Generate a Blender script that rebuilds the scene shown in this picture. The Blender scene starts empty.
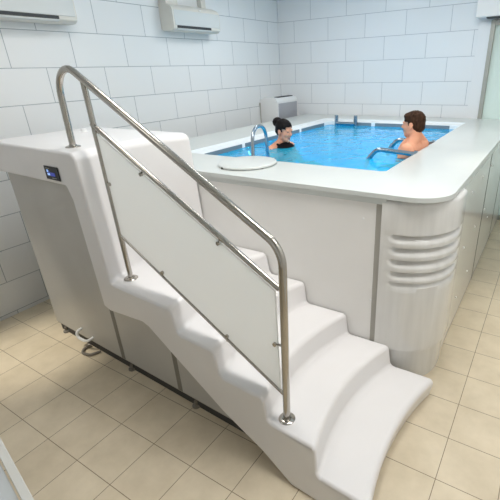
import bpy, bmesh, math, random
from mathutils import Vector, Matrix, noise
from mathutils.geometry import tessellate_polygon
random.seed(4)
SC = bpy.context.scene
COL = SC.collection
PI = math.pi
V = Vector

# ------------------------------------------------------------------ materials
def mat(name, color=(.8, .8, .8), rough=.5, metal=0., coat=0., spec=.5, emit=None, estr=0.):
    m = bpy.data.materials.new(name); m.use_nodes = True
    b = m.node_tree.nodes['Principled BSDF']
    b.inputs['Base Color'].default_value = (*color, 1)
    b.inputs['Roughness'].default_value = rough
    b.inputs['Metallic'].default_value = metal
    b.inputs['Specular IOR Level'].default_value = spec
    b.inputs['Coat Weight'].default_value = coat
    b.inputs['Coat Roughness'].default_value = .08
    if emit:
        b.inputs['Emission Color'].default_value = (*emit, 1)
        b.inputs['Emission Strength'].default_value = estr
    return m

def noisy(m, c1, c2, scale=6., detail=4., stretch=(1, 1, 1), bump=0., bscale=None):
    """object-space noise between two colours, optional bump"""
    nt = m.node_tree; N = nt.nodes; L = nt.links
    b = N['Principled BSDF']
    tc = N.new('ShaderNodeTexCoord'); mp = N.new('ShaderNodeMapping')
    mp.inputs['Scale'].default_value = stretch
    L.new(tc.outputs['Object'], mp.inputs['Vector'])
    nz = N.new('ShaderNodeTexNoise'); nz.inputs['Scale'].default_value = scale; nz.inputs['Detail'].default_value = detail
    L.new(mp.outputs['Vector'], nz.inputs['Vector'])
    r = N.new('ShaderNodeValToRGB')
    r.color_ramp.elements[0].position = .3; r.color_ramp.elements[1].position = .7
    r.color_ramp.elements[0].color = (*c1, 1); r.color_ramp.elements[1].color = (*c2, 1)
    L.new(nz.outputs['Fac'], r.inputs['Fac']); L.new(r.outputs['Color'], b.inputs['Base Color'])
    if bump:
        bp = N.new('ShaderNodeBump'); bp.inputs['Strength'].default_value = bump; bp.inputs['Distance'].default_value = .01
        n2 = N.new('ShaderNodeTexNoise'); n2.inputs['Scale'].default_value = bscale or scale; n2.inputs['Detail'].default_value = 3
        L.new(mp.outputs['Vector'], n2.inputs['Vector'])
        L.new(n2.outputs['Fac'], bp.inputs['Height']); L.new(bp.outputs['Normal'], b.inputs['Normal'])
    return m

def tiles(name, axes, off, size, mortar, c1, c2, cm, rough, offset=.5, var=(0, 0, 0), nscale=3., coat=0.):
    """tile grid laid out in the surface's own metres"""
    m = mat(name, c1, rough, coat=coat); nt = m.node_tree; N = nt.nodes; L = nt.links; b = N['Principled BSDF']
    tc = N.new('ShaderNodeTexCoord'); sp = N.new('ShaderNodeSeparateXYZ'); L.new(tc.outputs['Object'], sp.inputs[0])
    cb = N.new('ShaderNodeCombineXYZ')
    for i, a in enumerate(axes):
        ad = N.new('ShaderNodeMath'); ad.operation = 'SUBTRACT'; ad.inputs[1].default_value = off[i]
        L.new(sp.outputs[a], ad.inputs[0]); L.new(ad.outputs[0], cb.inputs[i])
    br = N.new('ShaderNodeTexBrick')
    br.offset = offset; br.offset_frequency = 2; br.squash = 1
    br.inputs['Scale'].default_value = 1
    br.inputs['Brick Width'].default_value = size[0]; br.inputs['Row Height'].default_value = size[1]
    br.inputs['Mortar Size'].default_value = mortar; br.inputs['Mortar Smooth'].default_value = .15
    br.inputs['Bias'].default_value = 0
    br.inputs['Color1'].default_value = (*c1, 1); br.inputs['Color2'].default_value = (*c2, 1); br.inputs['Mortar'].default_value = (*cm, 1)
    L.new(cb.outputs[0], br.inputs['Vector'])
    nz = N.new('ShaderNodeTexNoise'); nz.inputs['Scale'].default_value = nscale; nz.inputs['Detail'].default_value = 6; nz.inputs['Roughness'].default_value = .6
    L.new(tc.outputs['Object'], nz.inputs['Vector'])
    mx = N.new('ShaderNodeMix'); mx.data_type = 'RGBA'; mx.blend_type = 'MULTIPLY'; mx.inputs['Factor'].default_value = 1
    r = N.new('ShaderNodeValToRGB'); r.color_ramp.elements[0].position = .3; r.color_ramp.elements[1].position = .7
    r.color_ramp.elements[0].color = (1 - var[0], 1 - var[1], 1 - var[2], 1); r.color_ramp.elements[1].color = (1, 1, 1, 1)
    L.new(nz.outputs['Fac'], r.inputs['Fac'])
    L.new(br.outputs['Color'], mx.inputs[6]); L.new(r.outputs['Color'], mx.inputs[7]); L.new(mx.outputs[2], b.inputs['Base Color'])
    bp = N.new('ShaderNodeBump'); bp.invert = True; bp.inputs['Strength'].default_value = .35; bp.inputs['Distance'].default_value = .004
    L.new(br.outputs['Fac'], bp.inputs['Height']); L.new(bp.outputs['Normal'], b.inputs['Normal'])
    return m

M = {}
M['wall_left'] = tiles('left wall tiles', (1, 2), (-.1467, .0377), (.5954, .3), .0032, (.81, .83, .84), (.83, .85, .86), (.36, .40, .43), .3)
M['wall_back'] = tiles('back wall tiles', (0, 2), (.0087, .0377), (.5954, .3), .0034, (.81, .83, .85), (.83, .85, .87), (.46, .49, .53), .3)
M['floor'] = tiles('floor tiles', (0, 1), (.8138, -1.1137), (.30659, .30659), .0022, (.76, .66, .50), (.795, .695, .53), (.28, .21, .13), .38, offset=0., var=(.16, .17, .2), nscale=5.)
M['paint'] = mat('white paint', (.82, .83, .83), .6)
M['trim'] = mat('white trim', (.82, .84, .86), .4)
M['shell'] = noisy(mat('white acrylic', (.83, .81, .81), .32, coat=.25), (.80, .785, .785), (.83, .815, .815), 2.5)
M['coping'] = noisy(mat('coping', (.72, .74, .73), .32, coat=.15), (.61, .64, .625), (.645, .675, .66), 2., )
M['panel'] = noisy(mat('grey panel', (.50, .49, .47), .35, coat=.1), (.49, .48, .455), (.53, .52, .495), 3.)
M['front'] = noisy(mat('pool front panel', (.78, .765, .745), .3), (.82, .81, .79), (.845, .835, .815), 3.)
M['side'] = mat('glossy side panel', (.72, .705, .67), .17, coat=.25, spec=.5)
M['column'] = noisy(mat('column with reflection streaks', (.62, .61, .58), .16, coat=.6), (.68, .675, .655), (.75, .745, .725), 3., 3, (6, 6, .6))  # stretched noise paints vertical reflection streaks into the colour
M['strip'] = mat('joint strip', (.40, .385, .345), .45)
M['darkstrip'] = mat('dark joint', (.21, .20, .175), .5)
M['shadowgap'] = mat('black base and gap shade', (.05, .048, .045), .7)
M['steel'] = mat('polished steel', (.46, .435, .395), .16, 1.)
M['bluesteel'] = mat('brushed steel', (.36, .42, .48), .22, 1.)
M['dark'] = mat('dark plastic', (.03, .03, .03), .4)
M['black'] = mat('black glass', (.008, .009, .012), .3, spec=.25)
M['glow'] = mat('lit display', (.1, .15, .4), .4, emit=(.35, .55, 1.), estr=.9)
M['glowdim'] = mat('dim display', (.02, .03, .15), .4, emit=(.05, .08, .5), estr=.5)
M['white'] = mat('white plastic', (.83, .84, .84), .35)
M['ac'] = mat('air conditioner plastic', (.64, .67, .67), .3)
M['acside'] = mat('air conditioner casing', (.72, .71, .66), .45)
M['grille'] = mat('grey grille', (.47, .48, .52), .5)
M['slot'] = mat('dark slot', (.04, .045, .05), .6)
M['strap'] = mat('overflow strip', (.19, .23, .26), .3)
M['liner'] = mat('pool liner', (.55, .86, .95), .35)
M['ledge'] = mat('pool ledge', (.80, .85, .88), .3, coat=.2)
M['skinm'] = noisy(mat('skin', (.72, .42, .31), .65, spec=.2), (.82, .36, .22), (.85, .43, .28), 9.)
M['skinw'] = noisy(mat('pale skin', (.74, .47, .37), .65, spec=.2), (.78, .35, .22), (.82, .41, .27), 9.)
M['lip'] = mat('lips', (.55, .17, .15), .4)
M['eye'] = mat('eye', (.03, .022, .02), .25)
M['brownhair'] = noisy(mat('brown hair', (.05, .025, .015), .75, spec=.15), (.03, .014, .008), (.075, .036, .02), 60., 4, (1, 1, .3), .4, 90.)
M['blackhair'] = noisy(mat('black hair', (.008, .007, .007), .7, spec=.15), (.005, .004, .005), (.014, .011, .011), 60., 4, (1, 1, .3), .3, 90.)
M['swim'] = mat('black swimsuit', (.006, .006, .008), .8, spec=.15)
M['trunks'] = mat('navy trunks', (.02, .03, .09), .6)
M['rubber'] = mat('grey rubber', (.22, .20, .17), .6)
M['frame'] = mat('door frame metal', (.42, .42, .38), .4, .3)
M['cabtop'] = mat('grey table top', (.50, .53, .54), .45)
M['cabrim'] = mat('white rim', (.62, .62, .59), .4)

def frosted(name, color, trans, rough=.25):
    m = bpy.data.materials.new(name); m.use_nodes = True; nt = m.node_tree; N = nt.nodes; L = nt.links
    N.clear(); out = N.new('ShaderNodeOutputMaterial')
    d = N.new('ShaderNodeBsdfDiffuse'); t = N.new('ShaderNodeBsdfTranslucent'); g = N.new('ShaderNodeBsdfGlossy')
    d.inputs['Color'].default_value = (*color, 1); t.inputs['Color'].default_value = (*color, 1)
    g.inputs['Roughness'].default_value = rough
    a = N.new('ShaderNodeMixShader'); a.inputs[0].default_value = trans
    L.new(d.outputs[0], a.inputs[1]); L.new(t.outputs[0], a.inputs[2])
    f = N.new('ShaderNodeLayerWeight'); f.inputs['Blend'].default_value = .12
    b = N.new('ShaderNodeMixShader')
    L.new(f.outputs['Fresnel'], b.inputs[0]); L.new(a.outputs[0], b.inputs[1]); L.new(g.outputs[0], b.inputs[2])
    L.new(b.outputs[0], out.inputs['Surface'])
    return m
M['frost'] = frosted('frosted glass', (.95, .95, .93), .82)
M['frostdoor'] = frosted('green frosted glass', (.70, .765, .745), .5)

def water_mat():
    m = bpy.data.materials.new('pool water'); m.use_nodes = True; nt = m.node_tree; N = nt.nodes; L = nt.links
    N.clear(); out = N.new('ShaderNodeOutputMaterial')
    tc = N.new('ShaderNodeTexCoord'); mp = N.new('ShaderNodeMapping'); mp.inputs['Scale'].default_value = (1., .75, 1)
    L.new(tc.outputs['Object'], mp.inputs['Vector'])
    n1 = N.new('ShaderNodeTexNoise'); n1.inputs['Scale'].default_value = 4.5; n1.inputs['Detail'].default_value = 3; n1.inputs['Distortion'].default_value = .8
    L.new(mp.outputs['Vector'], n1.inputs['Vector'])
    bp = N.new('ShaderNodeBump'); bp.inputs['Strength'].default_value = .35; bp.inputs['Distance'].default_value = .05
    L.new(n1.outputs['Fac'], bp.inputs['Height'])
    tr = N.new('ShaderNodeBsdfTransparent'); tr.inputs['Color'].default_value = (.14, .68, .96, 1)
    df = N.new('ShaderNodeBsdfDiffuse'); df.inputs['Color'].default_value = (.03, .64, .98, 1)
    L.new(bp.outputs['Normal'], df.inputs['Normal'])
    a = N.new('ShaderNodeMixShader'); a.inputs[0].default_value = .5
    L.new(tr.outputs[0], a.inputs[1]); L.new(df.outputs[0], a.inputs[2])
    gl = N.new('ShaderNodeBsdfGlossy'); gl.inputs['Roughness'].default_value = .06; gl.inputs['Color'].default_value = (.9, .97, 1, 1)
    L.new(bp.outputs['Normal'], gl.inputs['Normal'])
    lw = N.new('ShaderNodeFresnel'); lw.inputs['IOR'].default_value = 1.2; L.new(bp.outputs['Normal'], lw.inputs['Normal'])
    b = N.new('ShaderNodeMixShader')
    L.new(lw.outputs[0], b.inputs[0]); L.new(a.outputs[0], b.inputs[1]); L.new(gl.outputs[0], b.inputs[2])
    L.new(b.outputs[0], out.inputs['Surface'])
    return m
M['water'] = water_mat()

# ------------------------------------------------------------------ builders
def link(name, bm, m, parent=None, bevel=0., seg=3, smooth=35., bangle=40.):
    bmesh.ops.recalc_face_normals(bm, faces=bm.faces)
    me = bpy.data.meshes.new(name); bm.to_mesh(me); bm.free()
    ms = m if isinstance(m, (list, tuple)) else [m]
    for x in ms: me.materials.append(x)
    if smooth is not None:
        for p in me.polygons: p.use_smooth = True
        me.set_sharp_from_angle(angle=math.radians(smooth))
    o = bpy.data.objects.new(name, me); COL.objects.link(o)
    if bevel:
        md = o.modifiers.new('bevel', 'BEVEL'); md.width = bevel; md.segments = seg
        md.limit_method = 'ANGLE'; md.angle_limit = math.radians(bangle); md.harden_normals = False
        wn = o.modifiers.new('normals', 'WEIGHTED_NORMAL'); wn.keep_sharp = True
        for p in me.polygons: p.use_smooth = True
        me.set_sharp_from_angle(angle=math.radians(180))
    if parent is not None:
        o.parent = parent; o.matrix_parent_inverse = Matrix.Translation(-parent.location)
    return o

def thing(name, label, cat, loc=(0, 0, 0), group=None):
    o = bpy.data.objects.new(name, None); COL.objects.link(o); o.location = loc
    return tag(o, label, cat, group)

def tag(o, label, cat, group=None, kind='thing'):
    o['label'] = label; o['category'] = cat; o['kind'] = kind
    if group: o['group'] = group
    return o

def struct(o, label, cat):
    o['kind'] = 'structure'; o['label'] = label; o['category'] = cat
    return o

def box(bm, x0, x1, y0, y1, z0, z1):
    v = [bm.verts.new((x, y, z)) for z in (z0, z1) for y in (y0, y1) for x in (x0, x1)]
    for f in ((0, 2, 3, 1), (4, 5, 7, 6), (0, 1, 5, 4), (2, 6, 7, 3), (0, 4, 6, 2), (1, 3, 7, 5)):
        bm.faces.new([v[i] for i in f])
    return bm

def B(*a): return box(bmesh.new(), *a)

def prism(bm, pts, d):
    """closed polygon pts (3D) extruded by vector d"""
    d = V(d); a = [bm.verts.new(p) for p in pts]; b = [bm.verts.new(V(p) + d) for p in pts]
    n = len(pts)
    for i in range(n): bm.faces.new((a[i], a[(i + 1) % n], b[(i + 1) % n], b[i]))
    for loop, fl in ((a, 0), (b, 1)):
        for t in tessellate_polygon([[v.co for v in loop]]):
            try: bm.faces.new([loop[i] for i in t])
            except ValueError: pass
    bmesh.ops.dissolve_limit(bm, angle_limit=.01, verts=bm.verts, edges=bm.edges)
    return bm

def ring_prism(bm, outer, inner, d):
    """polygon with one hole, extruded"""
    d = V(d); n = len(outer); pts = list(outer) + list(inner)
    tri = tessellate_polygon([[V(p) for p in outer], [V(p) for p in inner]])
    a = [bm.verts.new(p) for p in pts]; b = [bm.verts.new(V(p) + d) for p in pts]
    for t in tri:
        bm.faces.new([a[i] for i in t]); bm.faces.new([b[i] for i in reversed(t)])
    for lo, hi in ((0, n), (n, len(pts))):
        k = hi - lo
        for i in range(k):
            p, q = lo + i, lo + (i + 1) % k
            bm.faces.new((a[p], a[q], b[q], b[p]))
    return bm

def fillet(pts, radii, seg=6, closed=False):
    """round the corners of a polyline"""
    out = []; n = len(pts); pts = [V(p) for p in pts]
    for i, p in enumerate(pts):
        r = radii[i] if isinstance(radii, (list, tuple)) else radii
        if (not closed and i in (0, n - 1)) or r <= 0: out.append(p); continue
        a, c = pts[i - 1], pts[(i + 1) % n]
        u = (a - p); w = (c - p); lu, lw = u.length, w.length; u.normalize(); w.normalize()
        ang = u.angle(w)
        if ang > PI - .02: out.append(p); continue
        t = min(r / math.tan(ang / 2), lu * .49, lw * .49); rr = t * math.tan(ang / 2)
        cen = p + (u + w).normalized() * (rr / math.sin(ang / 2))
        s, e = p + u * t - cen, p + w * t - cen
        tot = s.angle(e); ax = s.cross(e).normalized()
        for k in range(seg + 1): out.append(cen + Matrix.Rotation(tot * k / seg, 3, ax) @ s)
    return out

def tube(bm, path, r, seg=12, caps=True):
    path = [V(p) for p in path]; n = len(path); rr = r if isinstance(r, (list, tuple)) else [r] * n
    t0 = (path[1] - path[0]).normalized(); up = V((0, 0, 1)) if abs(t0.z) < .9 else V((0, 1, 0))
    nrm = t0.cross(up).normalized(); rings = []; pt = t0
    for i, p in enumerate(path):
        t = (path[min(i + 1, n - 1)] - path[max(i - 1, 0)]).normalized()
        ax = pt.cross(t)
        if ax.length > 1e-6: nrm = Matrix.Rotation(pt.angle(t), 3, ax.normalized()) @ nrm
        pt = t; nrm = (nrm - t * nrm.dot(t)).normalized(); bn = t.cross(nrm)
        rings.append([bm.verts.new(p + (nrm * math.cos(2 * PI * k / seg) + bn * math.sin(2 * PI * k / seg)) * rr[i]) for k in range(seg)])
    for a, b in zip(rings, rings[1:]):
        for k in range(seg): bm.faces.new((a[k], a[(k + 1) % seg], b[(k + 1) % seg], b[k]))
    if caps: bm.faces.new(list(reversed(rings[0]))); bm.faces.new(rings[-1])
    return bm
def T(path, r, seg=12): return tube(bmesh.new(), path, r, seg)

def lathe(bm, prof, c, axis='z', seg=28):
    """(radius, height) profile about a vertical axis at c"""
    c = V(c); rings = []
    for r, h in prof:
        rings.append([bm.verts.new(c + V((r * math.cos(2 * PI * k / seg), r * math.sin(2 * PI * k / seg), h))) for k in range(seg)])
    for a, b in zip(rings, rings[1:]):
        for k in range(seg): bm.faces.new((a[k], a[(k + 1) % seg], b[(k + 1) % seg], b[k]))
    bm.faces.new(list(reversed(rings[0]))); bm.faces.new(rings[-1])
    return bm

def disc_stud(c, d, r, h, seg=14):
    c = V(c); d = V(d).normalized()
    return T([c, c + d * h * .8, c + d * h], [r, r, r * .6], seg)

# ------------------------------------------------------------------ the room
YB, XR, YF, ZC = 4.012, 4.75, -3.4, 3.25
struct(link('floor', B(-.1, XR + .1, YF - .1, YB + .1, -.1, 0), M['floor']), 'beige square floor tiles with thin dark joints', 'floor')
struct(link('wall_left', B(-.1, 0, YF - .1, YB + .1, 0, ZC), M['wall_left']), 'left white tiled wall carrying the air conditioners', 'wall')
struct(link('wall_back', B(0, 3.19, YB, YB + .1, 0, ZC), M['wall_back']), 'far white tiled wall behind the pool', 'wall')
struct(link('wall_back_lintel', B(3.19, XR + .1, YB, YB + .1, 2.52, ZC), M['paint']), 'white wall above the frosted glass door', 'wall')
struct(link('wall_right', B(XR, XR + .1, YF - .1, YB + .1, 0, ZC), M['paint']), 'white wall right of the pool aisle', 'wall')
struct(link('wall_front', B(0, XR, YF - .1, YF, 0, ZC), M['paint']), 'white wall behind the viewer', 'wall')
struct(link('ceiling', B(-.1, XR + .1, YF - .1, YB + .1, ZC, ZC + .1), M['paint']), 'white ceiling', 'ceiling')
struct(link('trim_1', B(3.03, 3.175, YB - .014, YB, 0, 2.52), M['trim'], bevel=.004), 'white vertical trim beside the frosted door', 'trim')
bm = bmesh.new(); box(bm, 3.175, 3.225, YB - .035, YB + .06, 0, 2.53); box(bm, 3.225, XR, YB - .035, YB + .06, 2.47, 2.53); box(bm, 3.95, 4.0, YB - .03, YB + .06, 0, 2.47)
box(bm, 3.225, XR, YB - .03, YB + .06, 0, .06)
d1 = struct(link('door_1', bm, M['frame'], bevel=.004), 'grey metal framed frosted glass door at the far right', 'door')
link('pane', B(3.225, 3.95, YB + .01, YB + .02, .06, 2.47), M['frostdoor'], d1)
link('pane', B(4.0, XR, YB + .01, YB + .02, .06, 2.47), M['frostdoor'], d1)

# ------------------------------------------------------------------ the swim pool
ZT = 1.37; X0, X1, Y0, Y1 = .50, 3.65, .085, 4.0
pool = thing('swim_spa', 'raised white rectangular pool with wide coping and fluted corner column', 'pool', (2.05, 2., 0))
outer = [(X0, Y0), (X1, Y0), (X1, Y1), (X0, Y1)]
of = [(p.x, p.y, ZT - .03) for p in fillet([V((*p, 0)) for p in outer], [0, .22, 0, 0], 14, True)]
OP = (1.10, 3.11, .625, 3.56)                   # opening in the coping
IN = (1.20, 3.055, .665, 3.485)                  # inner wall
inn = [(p.x, p.y, ZT - .03) for p in fillet([V((OP[0], OP[2], 0)), V((OP[1], OP[2], 0)), V((OP[1], OP[3], 0)), V((OP[0], OP[3], 0))], .05, 5, True)]
link('coping', ring_prism(bmesh.new(), of, inn, (0, 0, .03)), M['coping'], pool, bevel=.008, bangle=60)
# sloping ledge inside the coping
bm = bmesh.new()
def rect(x0, x1, y0, y1, z, r=.05): return [V((p.x, p.y, z)) for p in fillet([V((x0, y0, 0)), V((x1, y0, 0)), V((x1, y1, 0)), V((x0, y1, 0))], r, 5, True)]
loops = [rect(*OP, ZT - .002), rect(OP[0] + .012, OP[1] - .010, OP[2] + .010, OP[3] - .006, ZT - .022), rect(IN[0] - .012, IN[1] + .008, IN[2] - .008, IN[3] + .006, ZT - .03), rect(*IN, ZT - .042), rect(*IN, 1.2)]
vs = [[bm.verts.new(p) for p in l] for l in loops]
for a, b in zip(vs, vs[1:]):
    n = len(a)
    for i in range(n): bm.faces.new((a[i], a[(i + 1) % n], b[(i + 1) % n], b[i]))
link('ledge', bm, M['ledge'], pool, smooth=50)
# tub
bm = bmesh.new()
loops = [rect(*IN, 1.2), rect(*IN, .35, .05), rect(IN[0] + .08, IN[1] - .08, IN[2] + .08, IN[3] - .08, .25, .05)]
vs = [[bm.verts.new(p) for p in l] for l in loops]
for a, b in zip(vs, vs[1:]):
    n = len(a)
    for i in range(n): bm.faces.new((a[i], a[(i + 1) % n], b[(i + 1) % n], b[i]))
bm.faces.new(vs[-1])
link('liner', bm, M['liner'], pool, smooth=50)
# dark overflow strips just above the water line
ZW = 1.290
def strip(x0, x1, y0, y1): link('overflow_strip', B(x0, x1, y0, y1, ZW - .05, 1.331), M['strap'], pool)
strip(IN[0] - .004, IN[0] + .006, .80, 1.38); strip(IN[0] - .004, IN[0] + .006, 1.44, 2.60); strip(IN[0] - .004, IN[0] + .006, 2.66, 3.30)
strip(1.38, 1.86, IN[3] - .006, IN[3] + .004); strip(1.92, 2.93, IN[3] - .006, IN[3] + .004)
strip(IN[1] - .006, IN[1] + .004, .86, 3.35)
# fascia and cladding
link('fascia', B(.51, 3.305, Y0 + .012, .2, 1.300, 1.341), M['coping'], pool, bevel=.004)
link('fascia', B(3.5, X1 - .008, .56, 3.99, 1.300, 1.341), M['coping'], pool, bevel=.004)
link('front_panel', B(.56, 3.240, .112, .14, .04, 1.305), M['front'], pool)
link('joint_strip', B(3.240, 3.290, .109, .14, .04, 1.302), M['strip'], pool)
for z in (1.245, .86, .42):
    pass
for x, z in ((3.157, 1.19), (3.234, 1.262), (3.230, .62), (2.4, 1.19)):
    link('screw', disc_stud((x, .1135, z), (0, -1, 0), .0065, .005), M['white'], pool)
for a, b in ((.56, 1.94), (1.96, 3.15), (3.17, 3.99)):
    link('side_panel', B(3.62, 3.64, a, b, .015, 1.305), M['side'], pool, bevel=.002)
link('joint_strip', B(3.615, 3.6415, 1.94, 1.96, .015, 1.305), M['shadowgap'], pool)
link('joint_strip', B(3.615, 3.6415, 3.15, 3.17, .015, 1.305), M['shadowgap'], pool)
for y, z in ((1.03, 1.175), (1.54, 1.176), (1.51, .74), (1.03, .727), (1.46, .324), (1.01, .284), (2.05, 1.17), (2.05, .74), (2.47, .525), (2.8, 1.17)):
    link('screw', disc_stud((3.639, y, z), (1, 0, 0), .0095, .008), M['white'], pool)
# back and left cladding, never quite seen
link('left_panel', B(.52, .54, .14, 3.99, .02, 1.305), M['front'], pool)
link('pool_base', B(.60, 3.26, .20, 3.97, 0, .2), M['shadowgap'], pool)

# fluted corner column: quarter-round in plan
def quarter(bm, prof, cx, cy, seg=26, a0=-PI / 2, a1=0.):
    """prof: (offset from nominal radius, z); closed at the back"""
    rows = []
    for off, z in prof:
        row = []
        for k in range(seg + 1):
            u = k / seg; a = a0 + (a1 - a0) * u
            fade = min(1, max(0, (u - .07) / .05)) * min(1, max(0, (.97 - u) / .04)) if off[1] else 1
            o = off[0] + off[1] * fade
            ca, sa = abs(math.cos(a)) ** .86, -abs(math.sin(a)) ** .86
            row.append(bm.verts.new((cx + (.372 + o) * ca, cy + (.372 + o) * sa, z)))
        row.insert(0, bm.verts.new((cx - .012, cy - .372 - off[0], z)))
        row.append(bm.verts.new((cx + .372 + off[0], cy + .05, z)))
        rows.append(row)
    for a, b in zip(rows, rows[1:]):
        for k in range(len(a) - 1): bm.faces.new((a[k], a[k + 1], b[k + 1], b[k]))
    for row in (rows[0], rows[-1]):
        c = bm.verts.new((cx - .012, cy + .05, row[0].co.z))
        bm.faces.new([c] + row)
    return bm
prof = [((-.05, 0), .262), ((-.012, 0), .262), ((0, 0), .272), ((.002, 0), .30)]
for k in range(7): prof.append(((.002, 0), .36 + k * .06))
ztop = 1.125; pitch = .083
fl = []
for i in range(4):
    zt = ztop - i * pitch
    # under the crisp upper lip the flute dives in, then swells back out
    fl += [((.002, .001), zt), ((.002, -.028), zt - .005), ((.002, -.031), zt - .018), ((.002, -.014), zt - .034), ((.002, .0), zt - .048), ((.002, .004), zt - .062), ((.002, .001), zt - .076)]
fl.append(((.002, -.02), ztop - 4 * pitch)); fl.append(((.002, -.012), ztop - 4 * pitch - .014)); fl.append(((.002, 0), ztop - 4 * pitch - .03))
prof += sorted(fl, key=lambda q: q[1])
prof += [((.002, 0), 1.16), ((.002, 0), 1.22), ((.002, 0), 1.305), ((-.001, 0), 1.318), ((-.008, 0), 1.328), ((-.02, 0), 1.333), ((-.08, 0), 1.335)]
CX, CY = 3.292, .485
prof = [((a + .016, b), z) for (a, b), z in prof]
col = link('corner_column', quarter(bmesh.new(), prof, CX, CY), M['column'], pool, smooth=38)
link('column_foot', quarter(bmesh.new(), [((-.012, 0), 0.0), ((-.012, 0), .1), ((-.010, 0), .262)], CX, CY), M['column'], pool, smooth=45)

# water
bm = bmesh.new(); nx, ny = 2, 2
g = .007
box(bm, IN[0] + g, IN[1] - g, IN[2] + g, IN[3] - g, .262, ZW)
o = link('water', bm, M['water'], smooth=None)
tag(o, 'bright blue rippling water filling the pool', 'water', kind='stuff')

# ------------------------------------------------------------------ stair unit
stair = thing('pool_staircase', 'white moulded pool steps with curved risers and grey side panels', 'stairs', (2., -.3, 0))
def yfront(x, z): return -.722 - .055 * (x - .56) - .2 * max(0, .3 - z)
YBK = .104
top = [(.535, 1.425), (.535, 1.648), (1.712, 1.648), (1.755, .80), (2.352, .80), (2.382, .635), (2.684, .635), (2.703, .465), (3.024, .465),
       (3.043, .305), (3.348, .305), (3.372, .150), (3.674, .150), (3.650, .0)]
trad = [0, .03, .06, .035, .04, .03, .035, .03, .035, .03, .035, .03, .035, 0]
low = [(3.22, .0), (3.01, .105), (2.705, .212), (2.285, .445), (2.09, .575), (2.03, .592), (1.66, .553), (1.59, .575), (1.555, 1.34), (1.52, 1.430)]
lrad = [0, .03, 0, .05, .05, .05, .03, .02, .03, .03]
P2 = fillet([V((x, 0, z)) for x, z in top], trad, 6) 
P2 += fillet([P2[-1]] + [V((x, 0, z)) for x, z in low] + [P2[0]], [0] + lrad + [0], 5)[1:-1]
def shellpt(p, s):
    w = min(1, max(0, (p.x - 1.1) / .6)); sag = .095 if p.x < 3.5 else .075
    x = p.x + w * (.042 * s - sag * 4 * s * (1 - s) * .93)
    yf = yfront(p.x, p.z)
    return V((x, yf + (YBK - yf) * s, p.z))
bm = bmesh.new(); NS = 22
rows = [[bm.verts.new(shellpt(p, k / NS)) for p in P2] for k in range(NS + 1)]
n = len(P2)
for a, b in zip(rows, rows[1:]):
    for i in range(n): bm.faces.new((a[i], a[(i + 1) % n], b[(i + 1) % n], b[i]))
for row in (rows[0], rows[-1]):
    f = bm.faces.new(row)
    f.normal_update()
link('step_shell', bm, M['shell'], stair, bevel=.022, seg=4, bangle=62)
# recessed grey side panels
def ypan(x): return -.683 - .045 * (x - .61)
def lowz(x):
    for (xa, za), (xb, zb) in zip(low[::-1], low[::-1][1:]):
        pass
    pts = [(1.50, 1.455), (1.56, 1.36), (1.60, .60), (1.66, .575), (2.05, .61), (2.285, .46), (2.705, .225), (3.01, .115), (3.2, .03)]
    if x <= pts[0][0]: return 1.455
    for (xa, za), (xb, zb) in zip(pts, pts[1:]):
        if xa <= x <= xb: return za + (zb - za) * (x - xa) / (xb - xa)
    return .03
def side_panel(xa, xb, zb=.070):
    xs = [xa] + [x for x in (1.50, 1.56, 1.60, 1.66, 2.05, 2.285, 2.70) if xa < x < xb] + [xb]
    pts = [(x, ypan(x), lowz(x) + .02) for x in xs] + [(xb, ypan(xb), zb), (xa, ypan(xa), zb)]
    link('side_panel', prism(bmesh.new(), pts, (0, .03, 0)), M['panel'], stair)
side_panel(.592, 1.554); side_panel(1.602, 2.197); side_panel(2.242, 2.86)
for xa, xb in ((1.554, 1.602), (2.197, 2.242)):
    pts = [(xa, ypan(xa) - .001, .070), (xb, ypan(xb) - .001, .070), (xb, ypan(xb) - .001, lowz(xb) + .02), (xa, ypan(xa) - .001, lowz(xa) + .02)]
    link('joint_strip', prism(bmesh.new(), pts, (0, .03, 0)), M['darkstrip'], stair)
link('end_panel', B(.575, .60, ypan(.575) + .03, .08, .085, 1.46), M['panel'], stair)
pts = [(.60, ypan(.58) + .002, .060), (2.88, ypan(2.88) + .002, .060), (2.88, ypan(2.88) + .003, .074), (.60, ypan(.6) + .003, .074)]
link('bottom_rail', prism(bmesh.new(), pts, (0, .05, 0)), M['strip'], stair)
link('gap_shade_block', prism(bmesh.new(), [(.64, ypan(.64) + .006, 0), (2.93, ypan(2.93) + .006, 0), (2.93, .05, 0), (.64, .05, 0)], (0, 0, .06)), M['shadowgap'], stair)  # black block stands in for the shade in the gap below the panels
for x in (.72, 1.66, 2.36):
    bm = bmesh.new(); y = ypan(x) + .002
    lathe(bm, [(.028, 0), (.028, .012), (.012, .016), (.012, .05)], (x, y, 0), seg=16)
    link('levelling_foot', bm, M['rubber'], stair)
# control display on the front of the platform
cp = B(1.318, 1.488, -.006, .0, 1.458, 1.545)
bmesh.ops.rotate(cp, verts=cp.verts, cent=(1.318, 0, 0), matrix=Matrix.Rotation(math.atan(-.055), 3, 'Z'))
bmesh.ops.translate(cp, verts=cp.verts, vec=(0, yfront(1.318, 1.5) - .002, 0))
cpo = link('control_display', cp, M['black'], stair, bevel=.003)
cpo['label'] = 'small black control display with blue lit symbols'
def disp(x0, x1, z0, z1, m):
    b = B(x0, x1, yfront((x0 + x1) / 2, 1.5) - .0105, yfront((x0 + x1) / 2, 1.5) - .007, z0, z1); link('lit_symbol', b, m, cpo)
disp(1.350, 1.366, 1.506, 1.522, M['glow']); disp(1.352, 1.378, 1.486, 1.500, M['glow']); disp(1.366, 1.384, 1.503, 1.510, M['glowdim'])
disp(1.390, 1.440, 1.484, 1.506, M['glowdim']); disp(1.345, 1.385, 1.530, 1.533, M['frame']); disp(1.40, 1.45, 1.470, 1.473, M['frame'])
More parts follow.
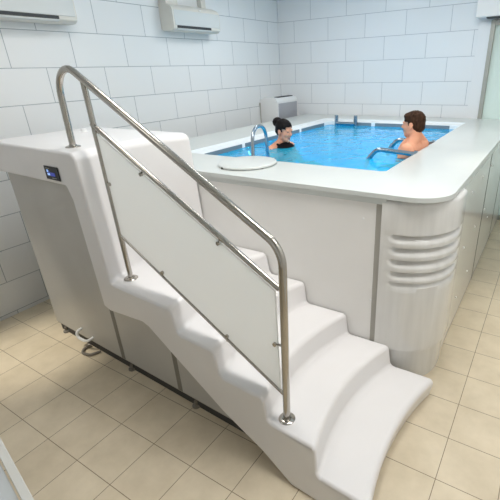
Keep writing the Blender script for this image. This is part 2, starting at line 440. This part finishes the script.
# little valve on the platform top
bm = bmesh.new(); lathe(bm, [(.036, 0), (.036, .004), (.022, .006), (.022, .022), (.017, .026)], (.82, -.14, 1.646), seg=20)
link('air_valve', bm, M['white'], stair)
# white drain elbow and grey hose loop at the base
yy = ypan(1.1)
link('drain_pipe', T(fillet([(1.015, yy + .01, .140), (1.02, yy - .045, .140), (1.035, yy - .05, .09), (1.11, yy - .045, .082), (1.165, yy - .045, .098), (1.175, yy + .0, .110)], .03, 6), .0115, 12), M['white'], stair)
h = T(fillet([(1.115, -.71, .012), (1.10, -.765, .012), (1.145, -.81, .012), (1.225, -.795, .012), (1.26, -.72, .012)], .04, 7), .011, 10)
tag(link('hose', h, M['rubber']), 'short grey hose loop on the floor under the white drain pipe', 'hose')

# ------------------------------------------------------------------ handrail
rail = thing('stair_handrail', 'polished steel handrail with frosted glass panel on the steps', 'handrail', (2.3, -.7, .8))
def R_(x, z, off=0.): return V((x, -.65 - .088 * (x - 1.60) + off, z))
pts = fillet([R_(1.480, 1.646), R_(1.505, 2.186), R_(3.144, 1.333), R_(3.116, .303)], [0, .15, .14, 0], 12)
link('top_rail', T(pts, .0198, 16), M['steel'], rail)
link('post', T([R_(1.787, 2.035), R_(1.815, .80)], .0165, 14), M['steel'], rail)
link('middle_rail', T([R_(1.777, 1.800), R_(3.118, 1.124)], .0145, 12), M['steel'], rail)
link('lower_rail', T([R_(1.806, 1.118), R_(3.110, .474)], .0095, 12), M['steel'], rail)
gl = [R_(1.800, 1.755), R_(3.09, 1.108), R_(3.085, .505), R_(1.822, 1.125)]
gp = link('glass_panel', prism(bmesh.new(), [p + V((0, -.004, 0)) for p in gl], (0, .008, 0)), M['frost'], rail)
gp['label'] = 'milky frosted glass infill panel'
for (x, z), (dx, dz) in (((1.832, 1.454), (-1, 0)), ((2.186, 1.557), (.2, 1)), ((2.209, .959), (-.3, -1)), ((2.742, 1.274), (.2, 1)), ((2.719, .70), (-.3, -1)), ((3.071, .795), (1, 0))):
    bm = disc_stud(R_(x, z, -.016), (0, 1, 0), .011, .032)
    d = V((dx, 0, dz)).normalized(); tube(bm, [R_(x, z), R_(x + d.x * .045, z + d.z * .045)], .006, 8)
    link('clamp', bm, M['steel'], rail)
for x, z in ((1.480, 1.648), (1.815, .8005), (3.116, .3055)):
    bm = bmesh.new(); lathe(bm, [(.046, 0), (.046, .004), (.040, .008), (.025, .009), (.023, .016)], R_(x, z), seg=24)
    f = link('flange', bm, M['steel'], rail)

# ------------------------------------------------------------------ things on the coping and in the pool
bm = bmesh.new(); lathe(bm, [(.215, 0), (.232, .004), (.236, .012), (.232, .020), (.21, .026), (.1, .028)], (2.02, .430, ZT), seg=48)
lid = thing('filter_lid', 'round white lid with two black knobs on the near coping', 'lid', (2.02, .430, ZT))
link('cover', bm, M['coping'], lid, smooth=30)
for x, y in ((1.945, .213), (2.222, .345)):
    link('knob', T([(x, y, ZT), (x, y, ZT + .012), (x, y, ZT + .017)], [.013, .013, .008], 12), M['dark'], lid)

er = thing('entry_rail', 'arched steel grab rail between the round lid and the woman', 'grab rail', (1.85, .85, ZT - .03))
p = fillet([(1.88, .690, ZT - .034), (1.87, .715, 1.606), (1.82, .975, 1.606), (1.815, 1.03, .95)], [0, .12, .12, 0], 10)
link('arch', T(p, .0155, 14), M['bluesteel'], er)
bm = bmesh.new(); lathe(bm, [(.036, 0), (.036, .006), (.02, .01)], (1.88, .692, ZT - .036), seg=18); link('flange', bm, M['bluesteel'], er)

br = thing('far_grab_rail', 'steel bar between two upright posts at the far end of the pool', 'grab rail', (1.49, 3.45, 1.14))
for x in (1.342, 1.642):
    link('post', T([(x, 3.43, 1.14), (x, 3.43, 1.425), (x, 3.43, 1.432)], [.027, .027, .021], 14), M['bluesteel'], br)
link('crossbar', T([(1.342, 3.415, 1.318), (1.642, 3.415, 1.318)], .024, 12), M['bluesteel'], br)
for x in (1.342, 1.642): link('bracket', T([(x, 3.43, 1.17), (x, 3.486, 1.17)], .015, 12), M['bluesteel'], br)

for yv, lab in ((1.40, 'bent steel grab rail at water level nearer the viewer than the man'), (1.99, 'bent steel grab rail at water level on the far side of the man')):
    g_ = thing('side_grab_rail', lab, 'grab rail', (2.9, yv, 1.34), 'bent grab rails beside the man')
    p = fillet([(3.10, yv, 1.352), (2.74, yv, 1.374), (2.655, yv, 1.27), (2.645, yv, 1.20)], [0, .09, .05, 0], 8)
    link('bar', T(p, .0205, 14), M['bluesteel'], g_)
    link('end_socket', T([(3.085, yv, 1.352), (3.108, yv, 1.352)], .033, 16), M['bluesteel'], g_)

# ------------------------------------------------------------------ people
def ell(bm, c, r, rot=None, seg=20):
    q = bmesh.ops.create_uvsphere(bm, u_segments=seg, v_segments=seg // 2 + 2, radius=1)['verts']
    m_ = Matrix.Translation(V(c)) @ (rot.to_4x4() if rot else Matrix()) @ Matrix.Diagonal((*r, 1))
    bmesh.ops.transform(bm, matrix=m_, verts=q)
def cap(bm, a, b, ra, rb, seg=14):
    a, b = V(a), V(b); d = (b - a).normalized(); path, rr = [], []
    for k in range(5):
        t = -PI / 2 + PI / 2 * k / 4 * .98 + .03; path.append(a + d * ra * math.sin(t)); rr.append(max(.001, ra * math.cos(t)))
    for k in range(5):
        t = PI / 2 * k / 4 * .98; path.append(b + d * rb * math.sin(t)); rr.append(max(.001, rb * math.cos(t)))
    tube(bm, path, rr, seg)
def fuse(bm, voxel, smooth=4, fac=.5):
    """union of overlapping solids into one continuous skin"""
    bmesh.ops.recalc_face_normals(bm, faces=bm.faces)
    me = bpy.data.meshes.new('tmp'); bm.to_mesh(me); bm.free()
    o = bpy.data.objects.new('tmp', me); COL.objects.link(o)
    r = o.modifiers.new('r', 'REMESH'); r.mode = 'VOXEL'; r.voxel_size = voxel
    s = o.modifiers.new('s', 'SMOOTH'); s.iterations = smooth; s.factor = fac
    dg = bpy.context.evaluated_depsgraph_get(); ev = o.evaluated_get(dg)
    out = bmesh.new(); out.from_mesh(ev.to_mesh()); ev.to_mesh_clear()
    bpy.data.objects.remove(o); bpy.data.meshes.remove(me)
    return out

def head_blobs(bm, H, k, woman=False):
    """H maps head space (x forward, z up) to the world; k scales"""
    def E(c, r): ell(bm, H @ (V(c) * k), [q * k for q in r], H.to_3x3())
    def Cc(a, b, ra, rb): cap(bm, H @ (V(a) * k), H @ (V(b) * k), ra * k, rb * k, 10)
    E((-.014, 0, .034), (.096, .074, .082)); E((.028, 0, -.02), (.060, .058, .082)); E((.045, 0, -.078), (.040, .044, .030))
    E((.062, 0, -.096), (.022, .024, .018)); E((.012, 0, -.062), (.05, .056, .04))
    Cc((.083, 0, .014), (.104, 0, -.022), .008, .0125); E((.092, .012, -.026), (.012, .009, .008)); E((.092, -.012, -.026), (.012, .009, .008))
    E((.074, .026, .024), (.016, .026, .009)); E((.074, -.026, .024), (.016, .026, .009))
    for s in (1, -1):
        E((.056, s * .034, -.024), (.028, .022, .024)); E((-.006, s * .076, -.006), (.021, .009, .033)); E((.0785, s * .029, .006), (.010, .013, .008))
    E((.083, 0, -.052), (.012, .022, .007)); E((.081, 0, -.063), (.012, .019, .008))
    w = .046 if woman else .058
    Cc((-.022, 0, -.05), (-.038, 0, -.20), w, w * 1.08)

def hand(bm, wrist, d, nrm, k=1.):
    """palm and five bent fingers; d = pointing direction, nrm = palm normal"""
    d = V(d).normalized(); nrm = V(nrm).normalized(); sd = d.cross(nrm).normalized(); w = V(wrist)
    R3 = Matrix((d, sd, nrm)).transposed()
    ell(bm, w + d * .048 * k, (.052 * k, .040 * k, .015 * k), R3)
    for i, (o, L) in enumerate(((-.030, .066), (-.010, .078), (.011, .073), (.030, .056))):
        a = w + d * .085 * k + sd * o * k; b = a + (d * .8 + nrm * .35).normalized() * L * .5 * k; c = b + (d * .5 + nrm * .8).normalized() * L * .5 * k
        cap(bm, a - d * .03 * k, b, .0095 * k, .0088 * k, 8); cap(bm, b, c, .0088 * k, .0075 * k, 8)
    a = w + d * .025 * k - sd * .034 * k; b = a + (d * .6 - sd * .7).normalized() * .042 * k; c = b + (d * .9 - sd * .1 + nrm * .3).normalized() * .03 * k
    cap(bm, a, b, .012 * k, .0105 * k, 8); cap(bm, b, c, .0105 * k, .0085 * k, 8)

def paint(bm, H, k):
    """lips and eyes take their own material on the same skin"""
    Hi = H.inverted()
    for f in bm.faces:
        q = Hi @ f.calc_center_median() / k
        if q.x > .05:
            if abs(q.z + .0575) < .0085 and abs(q.y) < .022 and q.x > .07: f.material_index = 1
            elif abs(q.z - .006) < .0045 and .021 < abs(q.y) < .036 and q.x > .072 and q.x > .06: f.material_index = 2
        f.smooth = True

def frame(pos, yaw, pitch=0., roll=0.):
    return Matrix.Translation(V(pos)) @ Matrix.Rotation(yaw, 4, 'Z') @ Matrix.Rotation(pitch, 4, 'Y') @ Matrix.Rotation(roll, 4, 'X')

# --- the man, sitting against the right wall of the pool, facing left
k = 1.0
mp = V((2.955, 1.74, 1.555)); yaw = PI - .10
Hm = frame(mp, yaw, .05)
man = thing('person', 'short haired man sitting bare shouldered in the water at the right edge', 'person', (2.8, 1.74, .25))
bm = bmesh.new(); head_blobs(bm, Hm, k)
nk = Hm @ (V((-.036, 0, -.125)) * k)
fwd = V((-1, .08, 0)).normalized(); lf = V((0, -1, 0)) + V((-.08, 0, 0)); lf.normalize()        # lf: his left, towards the viewer
ch = nk + V((-.055, 0, -.20)); 
cap(bm, nk + lf * .155 + V((0, 0, -.075)), nk - lf * .155 + V((0, 0, -.075)), .068, .068)
cap(bm, nk + lf * .03 + V((.0, 0, .015)), nk + lf * .16 + V((.005, 0, -.06)), .05, .05); cap(bm, nk - lf * .03 + V((0, 0, .015)), nk - lf * .16 + V((.005, 0, -.06)), .05, .05)
ell(bm, ch + V((0, 0, .02)), (.115, .175, .19)); ell(bm, ch + V((-.045, 0, -.20)), (.10, .15, .17)); ell(bm, ch + V((-.07, 0, -.36)), (.11, .165, .12))
hip = ch + V((-.08, 0, -.40))
for s in (1, -1):
    sh = nk + lf * s * .195 + V((-.01, 0, -.085)); ell(bm, sh, (.066, .062, .068))
    el = sh + V((-.10, 0, -.27)) + lf * s * .08; wr = el + V((-.23, 0, .02)) - lf * s * .03
    cap(bm, sh, el, .052, .042); cap(bm, el, wr, .042, .029); hand(bm, wr, (-1, 0, -.05), (0, 0, -1))
    kn = hip + V((-.40, 0, -.02)) + lf * s * .10; an = kn + V((-.06, 0, -.40)); an.z = .33
    cap(bm, hip + lf * s * .085, kn, .082, .058); cap(bm, kn, an, .056, .037); cap(bm, an + V((.03, 0, -.035)), an + V((-.15, 0, -.045)), .034, .026)
bm = fuse(bm, .0062, 5)
paint(bm, Hm, k)
body = link('body', bm, [M['skinm'], M['lip'], M['eye']], man, smooth=180)
# hair: short crop, longer on the crown, clear of the face and ears
def hair_cap(H, k, front, mats, parent, lump, fade):
    bm = bmesh.new()
    for c, r in lump: ell(bm, H @ (V(c) * k), [q * k for q in r], H.to_3x3())
    bm = fuse(bm, .006, 3)
    for v in bm.verts:
        q = v.co * 55; v.co += V((noise.noise(q), noise.noise(q + V((9, 1, 4))), noise.noise(q + V((3, 7, 2))))) * fade
    Hi = H.inverted(); dead = []
    for f in bm.faces:
        q = Hi @ f.calc_center_median() / k
        if front(q): dead.append(f)
        f.smooth = True
    bmesh.ops.delete(bm, geom=dead, context='FACES')
    return link('hair', bm, mats, parent, smooth=180)
def mface(q): return (q.x > .072 and q.z < .055) or (q.x > .025 and q.z < .03) or (q.z < -.005 and q.x > -.02) or q.z < -.065
hair_cap(Hm, k, mface, M['brownhair'], man, [((-.016, 0, .040), (.101, .080, .084)), ((.034, .010, .078), (.050, .052, .030)), ((-.052, 0, -.005), (.062, .068, .075))], .004)
# swim trunks
bm = bmesh.new(); ell(bm, hip + V((.0, 0, .03)), (.125, .18, .13))
for s in (1, -1): cap(bm, hip + lf * s * .085, hip + V((-.24, 0, 0)) + lf * s * .095, .096, .088)
link('swim_trunks', fuse(bm, .01, 3), M['trunks'], man, smooth=180)

# --- the woman, at the left of the pool, turned to the right
kw = .97
wp = V((1.607, 1.62, 1.456)); yw = -.20
Hw = frame(wp, yw, .16)
wom = thing('person', 'dark haired woman with a bun and black swimsuit in the water', 'person', (1.6, 1.62, .25))
bm = bmesh.new(); head_blobs(bm, Hw, kw, True)
nk = Hw @ (V((-.04, 0, -.145)) * kw)
f2 = V((math.cos(yw), math.sin(yw), 0)); l2 = V((-math.sin(yw), math.cos(yw), 0))
def w_(a, b, c): return f2 * a + l2 * b + V((0, 0, c))
cap(bm, nk + w_(0, .13, -.05), nk + w_(0, -.13, -.05), .052, .052); cap(bm, nk + w_(0, .02, .01), nk + w_(0, .13, -.04), .038, .04); cap(bm, nk + w_(0, -.02, .01), nk + w_(0, -.13, -.04), .038, .04)
chw = nk + w_(.02, 0, -.17)
ell(bm, chw, (.092, .092, .17)); ell(bm, chw, (.09, .14, .15), Matrix.Rotation(yw, 3, 'Z'))
for s in (1, -1): ell(bm, chw + w_(.06, s * .06, -.01), (.058, .058, .058))
ell(bm, chw + w_(0, 0, -.19), (.085, .115, .14), Matrix.Rotation(yw, 3, 'Z')); ell(bm, chw + w_(0, 0, -.36), (.105, .16, .13), Matrix.Rotation(yw, 3, 'Z'))
hipw = chw + w_(0, 0, -.40)
for s in (1, -1):
    sh = nk + w_(0, s * .155, -.06); ell(bm, sh, (.05, .05, .052))
    el = sh + w_(.05, s * .13, -.20); wr = el + w_(.21, -s * .05, .03)
    cap(bm, sh, el, .041, .034); cap(bm, el, wr, .033, .024); hand(bm, wr, w_(1, 0, 0), (0, 0, -1), .9)
    kn = hipw + w_(.17, s * .09, -.22); an = kn + w_(-.16, 0, -.2); an.z = max(an.z, .30)
    cap(bm, hipw + w_(0, s * .08, 0), kn, .08, .053); cap(bm, kn, an, .05, .033); cap(bm, an + w_(-.02, 0, -.015), an + w_(.13, 0, -.018), .027, .02)
bm = fuse(bm, .006, 5); paint(bm, Hw, kw)
link('body', bm, [M['skinw'], M['lip'], M['eye']], wom, smooth=180)
def wface(q): return (q.x > .066 and q.z < .06) or (q.x > .03 and q.z < .036) or (q.z < -.0 and q.x > -.015) or (q.z < -.045 and q.x > -.07)
hair_cap(Hw, kw, wface, M['blackhair'], wom, [((-.016, 0, .040), (.105, .083, .088)), ((-.06, 0, .0), (.058, .066, .07)), ((-.112, 0, .070), (.060, .056, .054)), ((-.075, 0, .06), (.045, .045, .04))], .002)
# swimsuit: bodice, briefs and shoulder straps as one garment
bm = bmesh.new(); rz = Matrix.Rotation(yw, 3, 'Z')
ell(bm, chw + w_(.005, 0, -.03), (.099, .132, .115), rz)
for s in (1, -1): ell(bm, chw + w_(.062, s * .06, -.008), (.065, .064, .064))
ell(bm, chw + w_(.05, 0, .090), (.095, .135, .095), rz); ell(bm, chw + w_(0, 0, -.19), (.092, .122, .15), rz); ell(bm, chw + w_(0, 0, -.36), (.112, .166, .115), rz)
for s in (1, -1):
    cap(bm, chw + w_(.075, s * .07, .03), nk + w_(.035, s * .085, .0), .014, .014, 8); cap(bm, nk + w_(.035, s * .085, .0), nk + w_(-.055, s * .085, -.045), .014, .016, 8)
    cap(bm, nk + w_(-.055, s * .085, -.045), chw + w_(-.085, s * .06, -.02), .016, .02, 8)
link('swimsuit', fuse(bm, .007, 3), M['swim'], wom, smooth=180)

# ------------------------------------------------------------------ wall units
def split_ac(name, ya, yb, zb, label):
    t = thing(name, label, 'air conditioner', (0, (ya + yb) / 2, zb), 'wall air conditioners')
    h = .275
    prof = [(0.002, zb + .02), (.03, zb), (.165, zb), (.205, zb + .022), (.21, zb + .05), (.21, zb + .205), (.185, zb + .24), (.10, zb + h), (.002, zb + h)]
    pr = fillet([V((x, 0, z)) for x, z in prof], [0, .02, .02, .02, .02, .03, .03, .02, 0], 4)
    link('casing', prism(bmesh.new(), [(p.x, ya, p.z) for p in pr], (0, yb - ya, 0)), M['acside'], t, bevel=.006)
    link('front_cover', B(.20, .215, ya + .02, yb - .012, zb + .052, zb + .205), M['ac'], t, bevel=.005)
    link('outlet_slot', B(.155, .2115, ya + .05, yb - .17, zb + .026, zb + .051), M['slot'], t)
    fl_ = prism(bmesh.new(), [(.150, ya + .05, zb + .002), (.212, ya + .05, zb + .012), (.214, ya + .05, zb + .022), (.150, ya + .05, zb + .012)], (0, yb - ya - .22, 0))
    link('louvre', fl_, M['ac'], t)
    return t
split_ac('wall_mounted_air_conditioner', -.50, .43, 2.490, 'white wall air conditioner cut off at the top left corner')
a2 = split_ac('wall_mounted_air_conditioner', 1.59, 2.37, 2.500, 'white wall air conditioner further along the left wall')
link('pipe_cover', B(.002, .07, 2.22, 2.30, 2.747, 3.24), M['acside'], a2, bevel=.006)
link('pipe_cover', B(.002, .12, 1.60, 1.78, 2.747, 3.24), M['acside'], a2, bevel=.006)
link('indicator_light', B(.20, .212, 2.02, 2.05, 2.716, 2.728), M['white'], a2)

dh = thing('wall_mounted_dehumidifier', 'white wall dehumidifier with grey grille in the far left corner', 'dehumidifier', (.15, 3.7, 1.12))
bm = bmesh.new()
pr = fillet([V((.002, 0, 1.12)), V((.33, 0, 1.12)), V((.335, 0, 1.60)), V((.30, 0, 1.655)), V((.10, 0, 1.665)), V((.002, 0, 1.645))], [0, .02, .02, .04, .04, .0], 4)
link('casing', prism(bm, [(p.x, 3.40, p.z) for p in pr], (0, .605, 0)), M['white'], dh, bevel=.012)
gr = link('grille', B(.328, .340, 3.43, 3.97, 1.16, 1.575), M['grille'], dh)
bm = bmesh.new()
for i in range(20): box(bm, .339, .344, 3.435, 3.965, 1.17 + i * .0205, 1.178 + i * .0205)
link('slats', bm, M['grille'], gr, smooth=None)
vt = link('top_outlet', B(.20, .28, 3.52, 3.94, 1.64, 1.668), M['slot'], dh)
wp_ = thing('wall_pipe', 'thin grey pipe end standing on the left wall before the dehumidifier', 'pipe', (.03, 3.19, 1.1))
link('pipe', T([(.022, 3.37, .0), (.022, 3.37, 1.55)], .007, 10), M['strip'], wp_)
link('pipe_cap', T([(.022, 3.37, 1.55), (.022, 3.37, 1.585), (.022, 3.37, 1.592)], [.010, .010, .007], 12), M['strip'], wp_)

dc = thing('wall_mounted_door_housing', 'white box mounted above the frosted glass door', 'housing', (3.6, 3.9, 2.55))
link('casing', B(3.005, 4.6, 3.83, 4.011, 2.555, 3.0), M['white'], dc, bevel=.012)
link('underside_slot', B(3.13, 4.5, 3.85, 3.97, 2.542, 2.56), M['slot'], dc)

# ------------------------------------------------------------------ low table in the near left corner
tb = thing('side_table', 'grey topped side table with white rim at the lower left corner', 'table', (1.9, -2.2, 0))
rx0, rx1, ry0, ry1 = 1.20, 3.15, -2.80, -1.80
def edge(x): return -1.785 - .184 * (x - 2.482)
zt = .80
o4 = [(p.x, p.y, zt - .04) for p in fillet([V((rx0, ry0, 0)), V((rx1, ry0 + .0, 0)), V((rx1, edge(rx1), 0)), V((rx0, edge(rx0), 0))], .05, 5, True)]
i4 = [(p.x, p.y, zt - .04) for p in fillet([V((rx0 + .03, ry0 + .03, 0)), V((rx1 - .03, ry0 + .03, 0)), V((rx1 - .03, edge(rx1 - .03) - .028, 0)), V((rx0 + .03, edge(rx0 + .03) - .028, 0))], .03, 5, True)]
link('rim', ring_prism(bmesh.new(), o4, i4, (0, 0, .045)), M['cabrim'], tb, bevel=.012)
link('table_top', prism(bmesh.new(), [(2.1 + (x - 2.1) * .992, -2.2 + (y + 2.2) * .985, zt - .03) for x, y, z in i4], (0, 0, .022)), M['cabtop'], tb)
for x in (1.28, 3.05):
    for y in (-2.7, -2.0): link('leg', T([(x, y, 0), (x, y, zt - .03)], .02, 12), M['cabrim'], tb)

# ------------------------------------------------------------------ light
def area(name, loc, rot, sx, sy, power, color=(1, 1, 1), spread=PI):
    l = bpy.data.lights.new(name, 'AREA'); l.shape = 'RECTANGLE'; l.size = sx; l.size_y = sy; l.energy = power; l.color = color; l.spread = spread
    o = bpy.data.objects.new(name, l); COL.objects.link(o); o.location = loc; o.rotation_euler = rot
    return o
for i, (x, y, w_p) in enumerate(((1.5, 2.3, 20), (3.2, 2.3, 19), (1.6, -.1, 17), (3.3, -.35, 26), (4.3, -.2, 20), (1.2, -2.0, 4))):  # the last, weak one is an added fill on the camera side
    area('ceiling_lamp_or_fill', (x, y, ZC - .02), (0, 0, 0), .6, .6, w_p, (1, .97, .93))
# daylight through the frosted door
area('door_daylight', (3.95, YB + .6, 1.4), (-PI / 2, 0, 0), 1.6, 2.2, 45, (.92, 1, .97))
# lamps under the water
for y in (1.2, 2.2, 3.1):
    l = bpy.data.lights.new('pool_lamp', 'POINT'); l.energy = 6; l.color = (.7, .95, 1); l.shadow_soft_size = .08
    o = bpy.data.objects.new('pool_lamp', l); COL.objects.link(o); o.location = (2.0, y, .8)
def spot(loc, to, power, ang, color=(1, .93, .8), blend=.6):
    l = bpy.data.lights.new('downlight_or_sun_patch', 'SPOT'); l.energy = power; l.spot_size = math.radians(ang); l.spot_blend = blend; l.color = color; l.shadow_soft_size = .06
    o = bpy.data.objects.new('downlight_or_sun_patch', l); COL.objects.link(o); o.location = loc
    o.rotation_euler = (V(to) - V(loc)).to_track_quat('-Z', 'Y').to_euler()
spot((3.9, 1.3, ZC - .03), (3.95, 1.2, .2), 70, 40, blend=1)
spot((.35, -1.6, ZC - .03), (.75, -.95, 0), 260, 24, blend=1)  # added spot, stands in for the warm sun patch on the left floor
w = bpy.data.worlds.new('World'); SC.world = w; w.use_nodes = True
w.node_tree.nodes['Background'].inputs[0].default_value = (.9, .95, 1, 1); w.node_tree.nodes['Background'].inputs[1].default_value = .3

# ------------------------------------------------------------------ camera
cd = bpy.data.cameras.new('camera'); cam = bpy.data.objects.new('camera', cd); COL.objects.link(cam); SC.camera = cam
r_, u_, f_ = V((.855144, .517431, -.031522)), V((-.191017, .371051, .908754)), V((-.481914, .771095, -.41614))
m4 = Matrix((r_, u_, -f_)).transposed().to_4x4(); m4.translation = V((4.05519, -2.11775, 2.04979))
cam.matrix_world = m4
cd.sensor_width = 36; cd.sensor_fit = 'HORIZONTAL'; cd.lens = 401.06 / 500 * 36
cd.shift_x = (250 - 297.43) / 500; cd.shift_y = (253.29 - 250) / 500
cd.clip_start = .02
SC.view_settings.view_transform = 'Standard'; SC.view_settings.look = 'None'; SC.view_settings.gamma = 1
SC.view_settings.use_curve_mapping = False; SC.view_settings.exposure = 0.
